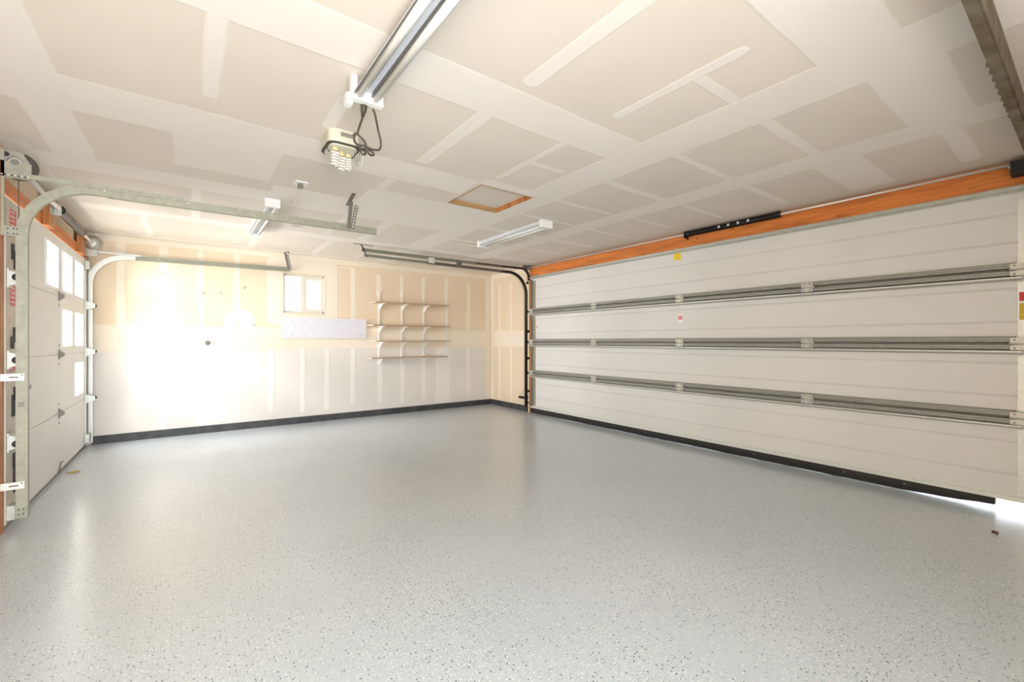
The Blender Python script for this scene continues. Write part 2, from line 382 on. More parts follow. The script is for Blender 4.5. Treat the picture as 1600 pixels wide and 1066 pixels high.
cp = [  # x0, x1, y0, y1, corner radius
    (-.95, 2.32, 1.74, 2.04, 0), (-.95, 1.86, 2.91, 3.27, 0), (2.29, 2.65, -1.3, 2.93, 0), (2.45, 2.65, 2.93, 3.56, 0), (2.30, 2.63, 3.56, 6.8, 0),
    (3.38, 3.65, -1.3, 6.8, 0), (1.84, 2.46, 2.83, 2.945, 0), (1.20, 2.46, 3.555, 3.95, .05), (.55, 2.34, 3.93, 4.49, .03), (-.95, .6, 4.14, 4.45, 0),
    (1.60, 2.36, .48, .79, 0), (2.60, 3.42, .40, .69, 0), (1.66, 2.32, .705, .785, .02), (3.62, 4.45, .97, 1.26, 0), (3.62, 4.38, .49, .60, .05),
    (1.93, 2.32, 1.115, 1.185, .035), (1.285, 1.39, .25, 1.69, .05), (1.885, 1.963, .90, 1.64, .035), (1.27, 1.375, 2.0, 2.86, .02), (1.885, 1.952, 2.0, 2.79, .03),
    (1.92, 2.27, 2.355, 2.43, .035), (2.62, 3.40, 1.11, 1.19, .02), (2.62, 3.42, 1.69, 1.755, .02), (2.62, 3.40, 2.29, 2.37, .02), (2.62, 3.36, 2.87, 2.93, .03),
    (2.62, 3.36, 3.39, 3.46, .03), (3.62, 4.42, 1.69, 1.76, .03), (3.62, 4.36, 2.28, 2.34, .03), (3.62, 4.30, 2.82, 2.88, .03), (2.60, 3.40, 4.00, 4.13, .02),
    (2.57, 3.42, 5.44, 5.62, 0), (2.60, 3.40, 4.70, 4.78, .03), (3.62, 4.30, 3.40, 3.46, .03), (3.62, 4.35, 4.00, 4.10, .03), (3.62, 4.30, 4.62, 4.70, .03), (3.62, 4.40, 5.3, 5.45, .02),
    (-.95, -.48, -1.3, 3.14, .03), (-.95, -.05, 3.12, 3.33, 0), (-.08, .52, 3.25, 3.90, 0), (.055, .135, 2.0, 2.74, .03), (1.23, 1.31, 3.2, 3.68, .02),
    (.62, .70, 2.30, 2.72, .04), (-.95, -.80, 4.0, 6.9, 0), (-.95, 4.6, 6.74, 6.915, 0), (-.72, -.50, 3.30, 4.2, 0), (-.90, 2.35, 5.46, 5.70, 0), (4.42, 4.6, 5.7, 6.9, 0),
    (.02, .10, 4.42, 5.5, .03), (1.26, 1.34, 4.45, 5.4, .03), (1.66, 1.80, 4.45, 5.5, .02), (.62, .72, 5.66, 6.75, .03), (-.40, -.32, 5.66, 6.75, .03), (1.40, 1.50, 5.66, 6.75, .03), (2.0, 2.08, 5.66, 6.75, .03),
]
for i, (a, b2, c, d, r) in enumerate(cp): patch(ceil, a, b2, c, d, toC, M['mud_ceiling'], r, seed=i)
toB = lambda x, z, d: (x, YB - d, z)
for i, (a, b2, c, d, r) in enumerate([
    (-.95, 4.6, 1.07, 1.385, 0), (4.50, 4.615, .1, 2.43, 0), (-.95, 4.6, 2.35, 2.435, 0), (.88, 1.085, 1.40, 2.37, .10), (1.655, 1.84, 1.40, 2.37, .09), (.98, 1.75, 2.165, 2.37, .01), (.98, 1.75, 1.40, 1.588, .01), (.375, .76, 1.2, 1.63, .19),
    (-.68, -.59, 1.3, 2.36, 0), (-.29, -.19, 1.3, 2.36, .02), (.10, .17, 1.3, 2.36, .02), (.50, .57, 1.3, 2.36, .02), (2.02, 2.10, 1.3, 2.33, .02), (1.80, 2.08, 2.30, 2.34, .01),
    (2.42, 2.51, 1.9, 2.27, .04), (2.81, 2.89, 1.9, 2.28, .04), (3.20, 3.28, 1.9, 2.29, .04), (3.64, 3.72, 1.9, 2.31, .04), (4.09, 4.17, 1.3, 2.26, .03)]):
    patch(wb, a, b2, c, d, toB, M['mud_tan'], r, seed=100 + i)
for i, (a, b2, c, d, r) in enumerate([(-.29, -.2, .1, 1.1, .02), (.10, .17, .1, 1.1, .02), (.50, .57, .2, 1.1, .03), (.90, .98, .2, 1.1, .03), (1.31, 1.38, .15, 1.1, .03), (1.64, 1.72, .15, 1.1, .03), (2.02, 2.10, .2, 1.1, .03),
    (2.44, 2.53, .2, 1.1, .04), (2.82, 2.91, .15, 1.1, .04), (3.20, 3.29, .15, 1.1, .04), (3.46, 3.76, .1, 1.1, 0), (4.08, 4.15, .15, 1.1, .03)]):
    patch(wb, a, b2, c, d, toB, M['mud_grey'], r, seed=200 + i)
toR = lambda y, z, d: (XR - d, y, z)
for i, (a, b2, c, d, r) in enumerate([(5.82, 6.9, 1.08, 1.385, 0), (6.82, 6.918, .1, 2.43, 0), (5.8, 6.9, 2.35, 2.435, 0), (6.60, 6.67, .12, 2.22, .03), (6.24, 6.31, .12, 2.25, .03)]):
    patch(wr, a, b2, c, d, toR, M['mud_tan'], r, seed=300 + i)

# baseboards
b = MB(); b.box(XL + .06, XR - .012, YB - .012, YB, 0, .095)
tag(b.build('baseboard_back', M['base_black']), 'black painted baseboard along the back wall', 'baseboard', kind='structure')
b = MB(); b.box(XR - .012, XR, RY1 + .10, YB - .012, 0, .095)
tag(b.build('baseboard_right', M['base_black']), 'short black baseboard beside the wide garage door', 'baseboard', kind='structure')

# header over the big door: three boards
hd = thing('header_beam', (XR - .02, 3, 2.27), 'long orange stained lumber header above the wide garage door', 'beam')
for y0, y1 in ((0.0, 2.655), (2.657, 4.68), (4.682, 5.72)):
    place(MB().box(-.02, .0, y0, y1, 0, 2.43 - 2.265).mesh('board', M['orange_wood']), 'board', hd, (XR - .001, 0, 2.265))
# jamb and trim boards
b = MB(); b.box(XR - .015, XR, RY1 + .002, RY1 + .050, 0.0, 2.26)
tag(b.build('jamb_board', M['orange_post']), 'narrow orange wood jamb between wide door and return wall', 'jamb', kind='structure')
b = MB(); b.box(XL, XL + .03, 3.93, LY0 - .003, 0, H - .14)
tag(b.build('jamb_board', M['orange_post']), 'orange wood jamb beside the windowed garage door', 'jamb', kind='structure')
hl = thing('header_beam', (XL, 5.4, 2.12), 'orange lumber strip and blocks above the windowed garage door', 'beam')
place(MB().box(0, .022, LY0 - .1, LY1 + .03, 0, .10).mesh('board', M['orange_wood']), 'board', hl, (XL, 0, 2.118))
for y0, y1 in ((5.02, 5.20), (6.36, 6.55)):
    place(MB().box(0, .04, 0, y1 - y0, 0, .245).mesh('block', M['orange_post']), 'block', hl, (XL + .0225, y0, 2.118))

# ------------------------------------------------------------ window in the back wall
wn = thing('window_1', (1.37, YB, 1.6), 'small white sliding window high in the back wall', 'window', kind='structure')
y0, y1 = YB + .045, YB + .10
fr = MB(); fr.box(WX0, WX0 + .022, y0, y1, WZ0, WZ1); fr.box(WX1 - .022, WX1, y0, y1, WZ0, WZ1)
fr.box(WX0, WX1, y0, y1, WZ0, WZ0 + .022); fr.box(WX0, WX1, y0, y1, WZ1 - .022, WZ1)
fr.build('window_frame', M['almond'], wn)
mb = MB(); mb.box(1.325, 1.37, y0 - .01, y1 - .005, WZ0 + .022, WZ1 - .022); mb.build('meeting_stile', M['almond'], wn)
sh = MB(); sh.box(1.37, 1.402, y0 - .006, y0 + .022, WZ0 + .022, WZ1 - .022); sh.box(1.588, 1.623, y0 - .006, y0 + .022, WZ0 + .022, WZ1 - .022)
sh.box(1.402, 1.588, y0 - .006, y0 + .022, WZ0 + .022, WZ0 + .058); sh.box(1.402, 1.588, y0 - .006, y0 + .022, WZ1 - .062, WZ1 - .022)
sh.build('sash', M['almond'], wn)
MB().box(1.402, 1.588, y0 + .006, y0 + .010, WZ0 + .058, WZ1 - .062).build('pane', M['glass'], wn)
MB().box(WX0 + .022, 1.325, y0 + .030, y0 + .034, WZ0 + .022, WZ1 - .022).build('pane', M['glass'], wn)
cb = MB()
for q in ((WX0 - .006, WX0, WZ0 - .006, WZ1 + .006), (WX1, WX1 + .008, WZ0 - .006, WZ1 + .006), (WX0, WX1, WZ1, WZ1 + .008), (WX0, WX1, WZ0 - .008, WZ0)):
    cb.box(q[0], q[1], YB - .004, YB + .0, q[2], q[3])
cb.build('corner_bead', M['almond'], wn)

# neighbour's house seen through it, and a twig
nh = thing('neighbor_house', (4.2, 9.6, 0), 'sunlit white lap-sided house outside the small window', 'house')
sd = MB().extrude([(0, 0), (-.022, 0), (-.004, .155), (0, .155)], lambda a, z: (0, a, z), lambda a, z: (9.0, a, z)).mesh('siding_plank', M['siding'])
MB().box(-.3, 8.7, 9.6, 9.75, -.12, 4.1).build('house_wall', M['siding'], nh)
for k in range(26): place(sd, 'siding_plank', nh, (-.3, 9.6, -.05 + k * .155))
tw = thing('leafy_twig', (1.55, 8.4, 2.6), 'green leafy twig outside the top of the small window', 'plant')
MB().tube([(1.30, 8.3, 2.75), (1.40, 8.32, 2.60), (1.43, 8.34, 2.49)], .004, 6).build('stem', M['leaf_brown'], tw)
MB().tube([(1.2, 8.3, -.12), (1.22, 8.3, 1.4), (1.30, 8.3, 2.75)], .01, 6, radii=[.016, .012, .006]).build('trunk', M['leaf_brown'], tw)
for (px, pz, an) in ((1.42, 2.50, .5), (1.46, 2.53, .9), (1.37, 2.60, 2.2)):
    lf = MB(); ca, sa = math.cos(an), math.sin(an)
    pr = [(0, 0), (.03, .018), (.065, .02), (.10, 0), (.065, -.018), (.03, -.016)]
    lf.extrude(pr, lambda a, c: (px + a * ca - c * sa, 8.32, pz + a * sa + c * ca), lambda a, c: (px + a * ca - c * sa, 8.323, pz + a * sa + c * ca))
    lf.build('leaf', M['leaf_green'], tw)

# ------------------------------------------------------------ left garage door
LXF = -0.92     # inner face
joints = [0.03, 0.545, 1.07, 1.59, 2.108]
d1 = thing('door_1', (LXF, 5.45, 0), 'white sectional garage door with stepped square windows', 'garage door', kind='structure')
cols = [(5.06, 5.46), (5.62, 6.03), (6.18, 6.60)]
wins = {3: [0, 1, 2], 2: [1, 2], 1: [2]}
wz = {3: (1.65, 2.01), 2: (1.14, 1.48), 1: (.63, .97)}
for i in range(4):
    z0, z1 = joints[i] + .002, joints[i + 1] - .002; p = MB()
    ws = [cols[c] for c in wins.get(i, [])]
    if ws:
        a, c = wz[i]; p.box(LXF - .04, LXF, LY0 + .003, LY1 - .003, z0, a); p.box(LXF - .04, LXF, LY0 + .003, LY1 - .003, c, z1)
        ys = [LY0 + .003] + [v for w in ws for v in w] + [LY1 - .003]
        for k in range(0, len(ys), 2): p.box(LXF - .04, LXF, ys[k], ys[k + 1], a, c)
    else: p.box(LXF - .04, LXF, LY0 + .003, LY1 - .003, z0, z1)
    if i: p.box(LXF - .034, LXF - .006, LY0 + .006, LY1 - .006, z0 - .012, z0 + .01)
    sec = p.build('door_section', M['white_left'], d1)
    for (wa, wc) in ws:
        a, c = wz[i]; f = MB(); t = .02
        f.box(LXF, LXF + .010, wa - t, wa + .004, a - t, c + t); f.box(LXF, LXF + .010, wc - .004, wc + t, a - t, c + t)
        f.box(LXF, LXF + .010, wa, wc, a - t, a + .004); f.box(LXF, LXF + .010, wa, wc, c - .004, c + t)
        f.build('window_frame', M['white_gloss'], sec)
        MB().box(LXF - .024, LXF - .020, wa, wc, a, c).build('pane', M['glass'], sec)
        MB().box(LXF - .042, LXF - .032, (wa + wc) / 2 - .006, (wa + wc) / 2 + .006, a, c).build('muntin', M['white_gloss'], sec)
MB().box(LXF - .036, LXF - .006, LY0 + .003, LY1 - .003, .0, .032).build('bottom_seal', M['steel_mid'], d1)
MB().box(LXF + .0005, LXF + .006, LY0 + .005, LY0 + .30, .04, 2.09).build('end_stile', M['bone'], d1)
MB().box(LXF + .0005, LXF + .006, LY1 - .075, LY1 - .005, .04, 2.09).build('end_stile', M['galv_bright'], d1)
# centre hinges: triangular knuckle with screw plates
hg = MB(); hg.extrude([(0, -.04), (.0, .04), (.035, .012), (.035, -.012)], lambda a, z: (a, -.016, z), lambda a, z: (a, .016, z))
hg.box(0, .004, -.02, .02, -.045, .045); hg.tube([(.026, -.022, 0), (.026, .022, 0)], .007, 8)
hgm = hg.mesh('hinge', M['steel_mid']); scm = MB().lathe((0, 0, 0), (1, 0, 0), [(0, .007), (.006, .006)], 8).mesh('screw', M['steel_mid'])
strap = MB().box(0, .003, -.005, .005, -.085, .085).mesh('hinge_strap', M['galv'])
for z in joints[1:4]:
    h_ = place(hgm, 'hinge', d1, (LXF, 5.53, z))
    place(strap, 'hinge_strap', d1, (LXF, 5.53, z))
    for dz in (-.085, .085): place(scm, 'screw', d1, (LXF, 5.53, z + dz))
# end hinges with rollers, both sides
eh = MB(); eh.box(0, .006, -.03, .03, -.06, .06); eh.extrude([(0, -.05), (0, .05), (.075, .022), (.075, -.022)], lambda a, z: (a, .018, z), lambda a, z: (a, .024, z))
eh.extrude([(0, -.05), (0, .05), (.075, .022), (.075, -.022)], lambda a, z: (a, -.024, z), lambda a, z: (a, -.018, z))
ehm = eh.mesh('end_hinge', M['galv'])
def roller(parent, x, y, z, dirn):
    r_ = MB(); r_.tube([(x, y, z), (x, y + dirn * .09, z)], .005, 8); r_.build('roller_stem', M['steel_mid'], parent)
    w_ = MB(); w_.lathe((x, y + dirn * .085, z), (0, dirn, 0), [(-.008, .014), (-.008, .022), (.008, .022), (.008, .014)], 14); w_.build('roller', M['black'], parent)
for z in joints[1:4]:
    place(ehm, 'end_hinge', d1, (LXF + .006, LY1 - .055, z)); roller(d1, LXF + .065, LY1 - .06, z, .9)
    place(ehm, 'end_hinge', d1, (LXF + .006, LY0 + .06, z)); roller(d1, LXF + .06, LY0 + .06, z, -1)
for z in (.10, 2.03):
    if z < 1: place(MB().box(0, .035, -.045, .045, -.04, .05).mesh('roller_bracket', M['galv']), 'roller_bracket', d1, (LXF + .006, LY0 + .06, z))
    place(MB().box(0, .035, -.045, .045, -.04, .05).mesh('roller_bracket', M['galv']), 'roller_bracket', d1, (LXF + .006, LY1 - .06, z))
# warning stickers on the near end stile
def sticker(parent, face, rect, m, lines=3, lm=None, name='warning_sticker'):
    """face(a, z, d) -> 3D"""
    a0, a1, z0, z1 = rect; s = MB(); s.extrude([(a0, z0), (a1, z0), (a1, z1), (a0, z1)], lambda a, z: face(a, z, .0), lambda a, z: face(a, z, .0008))
    o = s.build(name, m, parent)
    if lines:
        l = MB()
        for k in range(lines):
            zz = z0 + (z1 - z0) * (k + .6) / (lines + .3); w = (a1 - a0) * (.7 if k % 2 else .8)
            l.extrude([(a0 + (a1 - a0) * .12, zz), (a0 + w, zz), (a0 + w, zz + (z1 - z0) * .06), (a0 + (a1 - a0) * .12, zz + (z1 - z0) * .06)], lambda a, z: face(a, z, .0008), lambda a, z: face(a, z, .0012))
        l.build('print', lm or M['paper_white'], o)
    return o
fL = lambda a, z, d: (LXF + .0062 + d, a, z)
for rect in ((4.17, 4.29, 1.92, 2.04), (4.17, 4.29, 1.42, 1.55), (4.17, 4.28, .99, 1.05)): sticker(d1, fL, rect, M['red'], 4)
for (a, z, w, h_) in ((4.19, 1.72, .05, .10), (4.24, 1.66, .04, .12), (4.18, 1.14, .05, .08), (4.23, 1.18, .03, .10), (4.2, .70, .05, .14), (4.24, .80, .04, .09), (4.22, .36, .05, .10), (4.23, .20, .05, .18)):
    MB().box(LXF + .006, LXF + .012, a, a + w, z, z + h_).build('slot', M['dark_slot'], d1)
MB().tube([(LXF + .035, 4.21, .08), (LXF + .035, 4.21, 2.28)], .0025, 6).build('lift_cable', M['steel_mid'], d1)
# lock slot plate, screws, pull hook
MB().box(LXF, LXF + .008, 4.50, 4.635, .845, .872).build('lock_slot', M['steel_mid'], d1)
MB().tube([(LXF + .004, 5.50, .02), (LXF + .012, 5.505, .08), (LXF + .016, 5.51, .115), (LXF + .03, 5.52, .12)], .005, 8).build('pull_hook', M['steel_mid'], d1)

# ------------------------------------------------------------ right garage door
RXF = 4.60
d2 = thing('door_2', (RXF, 3.0, 0), 'wide cream white steel garage door with three grey reinforcing struts', 'garage door', kind='structure')
DY0, DY1 = RY0 + .004, RY1 - .006
rj = [.125, .660, 1.170, 1.678, 2.262]
grooves = [(.267, .495), (.811, 1.038), (1.325, 1.556), (1.875, 2.075)]
for i in range(4):
    z0, z1 = rj[i] + .001, rj[i + 1] - .001; prof = [(.045, z0), (0, z0)]
    for g in grooves[i]: prof += [(0, g - .010), (.008, g - .004), (.008, g + .002), (.0, g + .005)]
    prof += [(0, z1), (.045, z1)]
    s = MB(); s.extrude(prof, lambda a, z: (RXF + a, DY0, z), lambda a, z: (RXF + a, DY1, z)); s.build('door_section', M['white_door'], d2)
# struts at each joint (two ribs) with a bright lip below
rib = [(0, 0), (-.006, 0), (-.008, .006), (-.044, .010), (-.050, .016), (-.050, .026), (-.046, .030), (-.050, .034), (-.050, .044), (-.044, .050), (-.008, .052), (-.006, .058), (0, .058)]
SY_0, SY_1 = DY0 + .072, DY1 - .02
for zj in rj[1:4]:
    for dz in (.004, -.0455):
        r_ = MB(); kk = .86 if dz < 0 else 1
        r_.extrude([(a, z * .84) for a, z in rib], lambda a, z: (RXF + a, SY_0, zj + dz + z), lambda a, z: (RXF + a, SY_1, zj + dz + z)); r_.build('strut', M['galv_grey'], d2)
    l = MB(); l.extrude([(0, 0), (-.040, 0), (-.046, .004), (-.046, .012), (0, .014)], lambda a, z: (RXF + a, SY_0 - .03, zj - .0615 + z), lambda a, z: (RXF + a, SY_1 + .01, zj - .0615 + z)); l.build('strut_lip', M['galv_bright'], d2)
    l = MB(); l.box(RXF - .012, RXF, SY_0 - .03, SY_1 + .01, zj - .074, zj - .063); l.build('strut_flange', M['galv_grey'], d2)
tp = MB(); tp.extrude([(0, 0), (-.02, 0), (-.02, .006), (-.045, .012), (-.045, .026), (-.012, .030), (-.012, .048), (0, .048)], lambda a, z: (RXF + a, DY0 + .01, 2.214 + z), lambda a, z: (RXF + a, DY1, 2.214 + z)); tp.build('top_strut', M['galv'], d2)
# bottom aluminium retainer and rubber seal, the seal torn and lifted towards the near end
bt = MB(); bt.extrude([(0, 0), (-.014, 0), (-.014, .030), (-.004, .034), (-.004, .046), (0, .046)], lambda a, z: (RXF + a, DY0, .082 + z), lambda a, z: (RXF + a, DY1, .082 + z)); bt.box(RXF, RXF + .045, DY0, DY1, .084, .124); bt.build('bottom_retainer', M['galv_bright'], d2)
sl = MB(); n = 60; rnd = random.Random(3); prev = None; ring = []
for k in range(n + 1):
    y = DY0 + .17 + (DY1 - DY0 - .17) * k / n
    lift = max(0, (.95 - y) / .95) ** 1.2 * .062 + rnd.uniform(0, .004)
    if y < .62: lift += rnd.uniform(0, .006)
    ring.append([(RXF - .020 + rnd.uniform(-.003, .003), y, .004 + lift), (RXF + .030, y, .004 + lift), (RXF + .030, y, .084), (RXF - .006, y, .084), (RXF - .024, y, .045 + lift * .4)])
i0 = len(sl.v)
for r5 in ring: sl.v += r5
for k in range(n):
    for q in range(5):
        a = k * 5 + q; c = k * 5 + (q + 1) % 5; sl.f.append((a, c, c + 5, a + 5)); sl.mi.append(0); sl.sm.append(False)
sl.f.append((0, 1, 2, 3, 4)); sl.mi.append(0); sl.sm.append(False); sl.f.append(tuple(n * 5 + q for q in range(5))); sl.mi.append(0); sl.sm.append(False)
sl.build('bottom_seal', M['black'], d2)
for y in (.95, 1.35, 2.1, 2.9, 3.4, 3.9, 4.5, 5.3, 5.5):
    place(scm, 'seal_screw', d2, (RXF - .022, y, .055), (0, 0, math.pi))
# end stiles
for (a, c, m_) in ((DY0, DY0 + .066, 'galv_bright'), (DY1 - .115, DY1 - .055, 'galv_green')):
    for i in range(4):
        zz0, zz1 = rj[i] + (.02 if i else 0), rj[i + 1] - .08
        e_ = MB(); e_.box(RXF - .006, RXF - .0005, a, c, zz0, zz1); e_.build('end_stile', M[m_], d2)
MB().box(RXF - .008, RXF - .0005, DY1 - .052, DY1 - .004, .10, 2.2).build('end_stile', M['steel_mid'], d2)
# hinges across each strut
h2 = MB()
h2.box(-.006, 0, -.045, .045, .008, .042); h2.extrude([(-.045, -.042), (.045, -.042), (.045, -.014), (.02, -.006), (-.02, -.006), (-.045, -.014)], lambda a, z: (-.006, a, z), lambda a, z: (0, a, z))
h2.tube([(-.008, -.05, .002), (-.008, .05, .002)], .006, 8); h2.tube([(-.012, -.05, .0), (-.004, -.05, .0)], .010, 8)
h2m = h2.mesh('hinge', M['galv_plate'])
h2s = MB()
for (a, z) in ((-.025, -.03), (.025, -.03), (-.025, .028), (.025, .028)): h2s.lathe((-.008, a, z), (-1, 0, 0), [(0, .006), (.004, .005)], 8)
h2sm = h2s.mesh('hinge_bolts', M['steel_mid'])
for zj in rj[1:4]:
    for y in (4.24, 2.915, 1.62, .345, DY1 - .06):
        q = place(h2m, 'hinge', d2, (RXF - .051, y, zj)); place(h2sm, 'hinge_bolts', q, (RXF - .051, y, zj))
fR = lambda a, z, d: (RXF - d, a, z)
sticker(d2, fR, (2.925, 3.018, 2.135, 2.215), M['yellow'], 2, M['ochre'])
sticker(d2, fR, (2.905, 2.963, 1.405, 1.505), M['paper_white'], 0); sticker(d2, lambda a, z, d: (RXF - d - .001, a, z), (2.908, 2.96, 1.435, 1.485), M['pink'], 2, M['red'])
fR2 = lambda a, z, d: (RXF - .0065 - d, a, z)
sticker(d2, fR2, (.296, .352, 1.465, 1.525), M['red'], 0); sticker(d2, fR2, (.296, .352, 1.452, 1.463), M['paper_white'], 0); sticker(d2, fR2, (.296, .352, 1.335, 1.449), M['ochre'], 2, M['yellow'])
MB().lathe((RXF - .0065, 5.53, 1.42), (-1, 0, 0), [(0, .012), (.004, .011)], 10).build('knot_plug', M['red'], d2)
for zj in (rj[1], rj[2], rj[3], .16, 2.16): roller(d2, RXF - .045, DY1 - .035, zj, .9)
for zj in (rj[1], rj[2], rj[3]): roller(d2, RXF - .045, DY0 + .035, zj, -.9)

# ------------------------------------------------------------ tracks
def path_up(xv, z0, xc_sign, zc, r, xe, ze, y, n=14):
    """vertical at xv from z0 up, a quarter arc into the room, then level to xe; returns (x,y,z,nx,nz)"""
    P = [(xv, y, z0, xc_sign, 0), (xv, y, zc, xc_sign, 0)]; cx = xv + xc_sign * r
    for k in range(1, n + 1):
        a = math.pi / 2 * k / n; P.append((cx - xc_sign * r * math.cos(a), y, zc + r * math.sin(a), xc_sign * math.cos(a), -math.sin(a)))
    P.append((xe, y, ze, 0, -1)); return P
def cprof(w, dpt, t, s):
    """C channel: web on the side away from the door; s=+1 opens towards +Y"""
    h_ = w / 2
    p = [(-h_, 0), (h_, 0), (h_, dpt), (h_ - .008, dpt), (h_ - .008, dpt - t), (h_ - t, dpt - t), (h_ - t, t), (-h_ + t, t), (-h_ + t, dpt - t), (-h_ + .008, dpt - t), (-h_ + .008, dpt), (-h_, dpt)]
    return [(a, b * s) for a, b in p]
perf_cache = {}
def perforated(parent, p0, p1, side, w=.032, m='steel_mid', name='hanger_strap', holes=True):
    """perforated angle: bar with punched dark slots standing proud by their rims"""
    s = MB(); s.bar(p0, p1, w, .003, side); o = s.build(name, M[m], parent)
    if holes:
        p0, p1 = Vector(p0), Vector(p1); L = (p1 - p0).length; d = (p1 - p0) / L; a = Vector(side); a = (a - d * a.dot(d)).normalized(); nrm = d.cross(a)
        h_ = MB(); k = .02
        while k < L - .01:
            for sg in (-1, 1): h_.lathe(p0 + d * k + nrm * sg * .0014, nrm * sg, [(0, .0075), (.0006, .0072)], 8)
            k += .026
        h_.build('slot_holes', M['galv_bright'], o)
    return o
def bolt(parent, p, d, r=.006, m='galv_bright'):
    return MB().lathe(p, d, [(0, r), (.005, r * .9)], 8).build('bolt', M[m], parent)

# near left track
ty = 4.02
t1 = thing('door_track', (-.83, ty, 0), 'nearest greenish galvanised curved track of the windowed garage door', 'track')
MB().sweep(path_up(-.832, .085, 1, 1.86, .335, -.44, 2.196, ty), cprof(.052, .034, .0025, 1), smooth=False).build('curved_track', M['galv_green'], t1)
MB().sweep([(-.44, ty, 2.192, 0, -1), (1.41, ty, 2.208, 0, -1)], cprof(.056, .034, .0025, 1)).build('horizontal_track', M['galv_green'], t1)
MB().bar((-.80, ty - .003, 2.222), (.0, ty - .003, 2.226), .028, .004, (0, 0, 1)).build('angle_iron', M['galv_green'], t1)
fb = MB(); fb.box(-.94, -.905, ty + .0, ty + .004, 1.84, 2.37); fb.box(-.94, -.83, ty - .003, ty + .001, 1.84, 1.90); fb.box(-.94, -.79, ty, ty + .004, 2.205, 2.30); fb.box(-.944, -.94, ty, ty + .05, 1.84, 2.37)
fb.build('flag_bracket', M['galv_green'], t1)
for x in (-.89, -.865, -.85): bolt(t1, (x, ty - .003, 1.855), (0, -1, 0), .004, 'dark_slot'); bolt(t1, (x, ty - .003, 1.885), (0, -1, 0), .004, 'dark_slot')
for k in range(9): bolt(t1, (-.915 + k * .014, ty - .0005, 2.215), (0, -1, 0), .0045, 'dark_slot' if k % 2 else 'galv_bright')
for z in (.965, .292):
    jb = MB(); jb.box(-.925, -.82, ty - .005, ty - .001, z - .022, z + .022); jb.box(-.925, -.921, ty - .005, ty + .04, z - .022, z + .022); jb.build('jamb_bracket', M['galv_bright'], t1)
    MB().box(-.885, -.845, ty - .0065, ty - .005, z - .003, z + .003).build('bracket_slot', M['dark_slot'], t1); bolt(t1, (-.83, ty - .005, z + .012), (0, -1, 0), .005, 'steel_mid'); bolt(t1, (-.915, ty - .005, z), (0, -1, 0), .008, 'galv_bright')
for x in (-.45, .0, .55, 1.05, 1.38): bolt(t1, (x, ty - .001, 2.205), (0, -1, 0), .005)
for (x, z) in ((-.845, .14), (-.825, .14), (-.845, .11), (-.825, .11)): bolt(t1, (x, ty, z), (0, -1, 0), .004, 'dark_slot')
MB().box(-.848, -.822, ty - .002, ty, .78, .81).build('sticker', M['steel_mid'], t1)
# its ceiling hanger
perforated(t1, (1.155, ty - .005, 2.195), (1.18, ty - .005, 2.44), (1, 0, 0), holes=False)
perforated(t1, (1.185, ty - .01, 2.195), (1.225, ty - .01, 2.41), (1, 0, 0))
perforated(t1, (1.13, ty - .25, 2.436), (1.18, ty + .12, 2.436), (1, 0, 0), holes=False)

# far left track
ty = 6.885
t2 = thing('door_track', (-.88, ty, 0), 'curved galvanised track of the windowed door beside the back wall', 'track')
MB().sweep(path_up(-.895, .03, 1, 1.84, .335, -.5, 2.182, ty), cprof(.052, .034, .0025, -1)).build('curved_track', M['galv_bright'], t2)
MB().sweep([(-.5, ty, 2.178, 0, -1), (1.17, ty, 2.20, 0, -1)], cprof(.056, .034, .0025, -1)).build('horizontal_track', M['galv_green'], t2)
MB().bar((-.90, ty - .036, 2.21), (-.45, ty - .036, 2.205), .024, .004, (0, 0, 1)).build('angle_iron', M['galv'], t2)
perforated(t2, (1.15, ty - .036, 2.2), (1.10, ty - .036, 2.44), (1, 0, 0), w=.03, holes=False)
perforated(t2, (1.17, ty - .042, 2.2), (1.13, ty - .042, 2.40), (1, 0, 0), w=.03)
perforated(t2, (1.12, ty - .12, 2.437), (1.16, ty + .02, 2.437), (1, 0, 0), holes=False)
MB().box(-.925, -.905, ty - .036, ty - .032, .04, 2.15).build('angle_iron', M['steel_mid'], t2)

# right door, far double track
ty = 5.757
t3 = thing('door_track', (4.54, ty, 0), 'dark double track curving from the wide door along the back', 'track')
MB().sweep(path_up(4.535, .09, -1, 1.96, .345, 4.05, 2.305, ty), cprof(.040, .034, .0025, -1), smooth=True).build('curved_track', M['steel_dark'], t3)  # curve is darker steel than the outer track lengths
MB().sweep([(4.06, ty, 2.305, 0, -1), (2.75, ty, 2.306, 0, -1)], cprof(.040, .034, .0025, -1)).build('lower_track', M['steel_mid'], t3)
MB().sweep([(2.76, ty, 2.306, 0, -1), (1.85, ty, 2.308, 0, -1)], cprof(.036, .034, .0025, -1)).build('lower_track', M['galv_green'], t3)
MB().sweep(path_up(4.585, 2.20, -1, 2.24, .15, 4.05, 2.385, ty - .01), cprof(.030, .032, .0025, -1), smooth=True).build('upper_curve', M['steel_dark'], t3)
MB().sweep([(4.06, ty - .01, 2.382, 0, -1), (3.55, ty - .01, 2.380, 0, -1)], cprof(.036, .034, .0025, -1)).build('upper_track', M['steel_mid'], t3)
MB().sweep([(3.56, ty - .01, 2.380, 0, -1), (1.82, ty - .01, 2.372, 0, -1)], cprof(.042, .034, .0025, -1)).build('upper_track', M['galv_green'], t3)
MB().bar((1.82, ty - .048, 2.40), (1.88, ty - .048, 2.28), .018, .004, (1, 0, 0)).build('end_bracket', M['steel_mid'], t3)
MB().bar((1.80, ty - .048, 2.437), (1.84, ty - .048, 2.36), .02, .004, (1, 0, 0)).build('end_bracket', M['steel_mid'], t3)
MB().bar((1.70, ty - .05, 2.436), (1.95, ty - .05, 2.436), .02, .004, (0, 1, 0)).build('end_bracket', M['steel_mid'], t3)
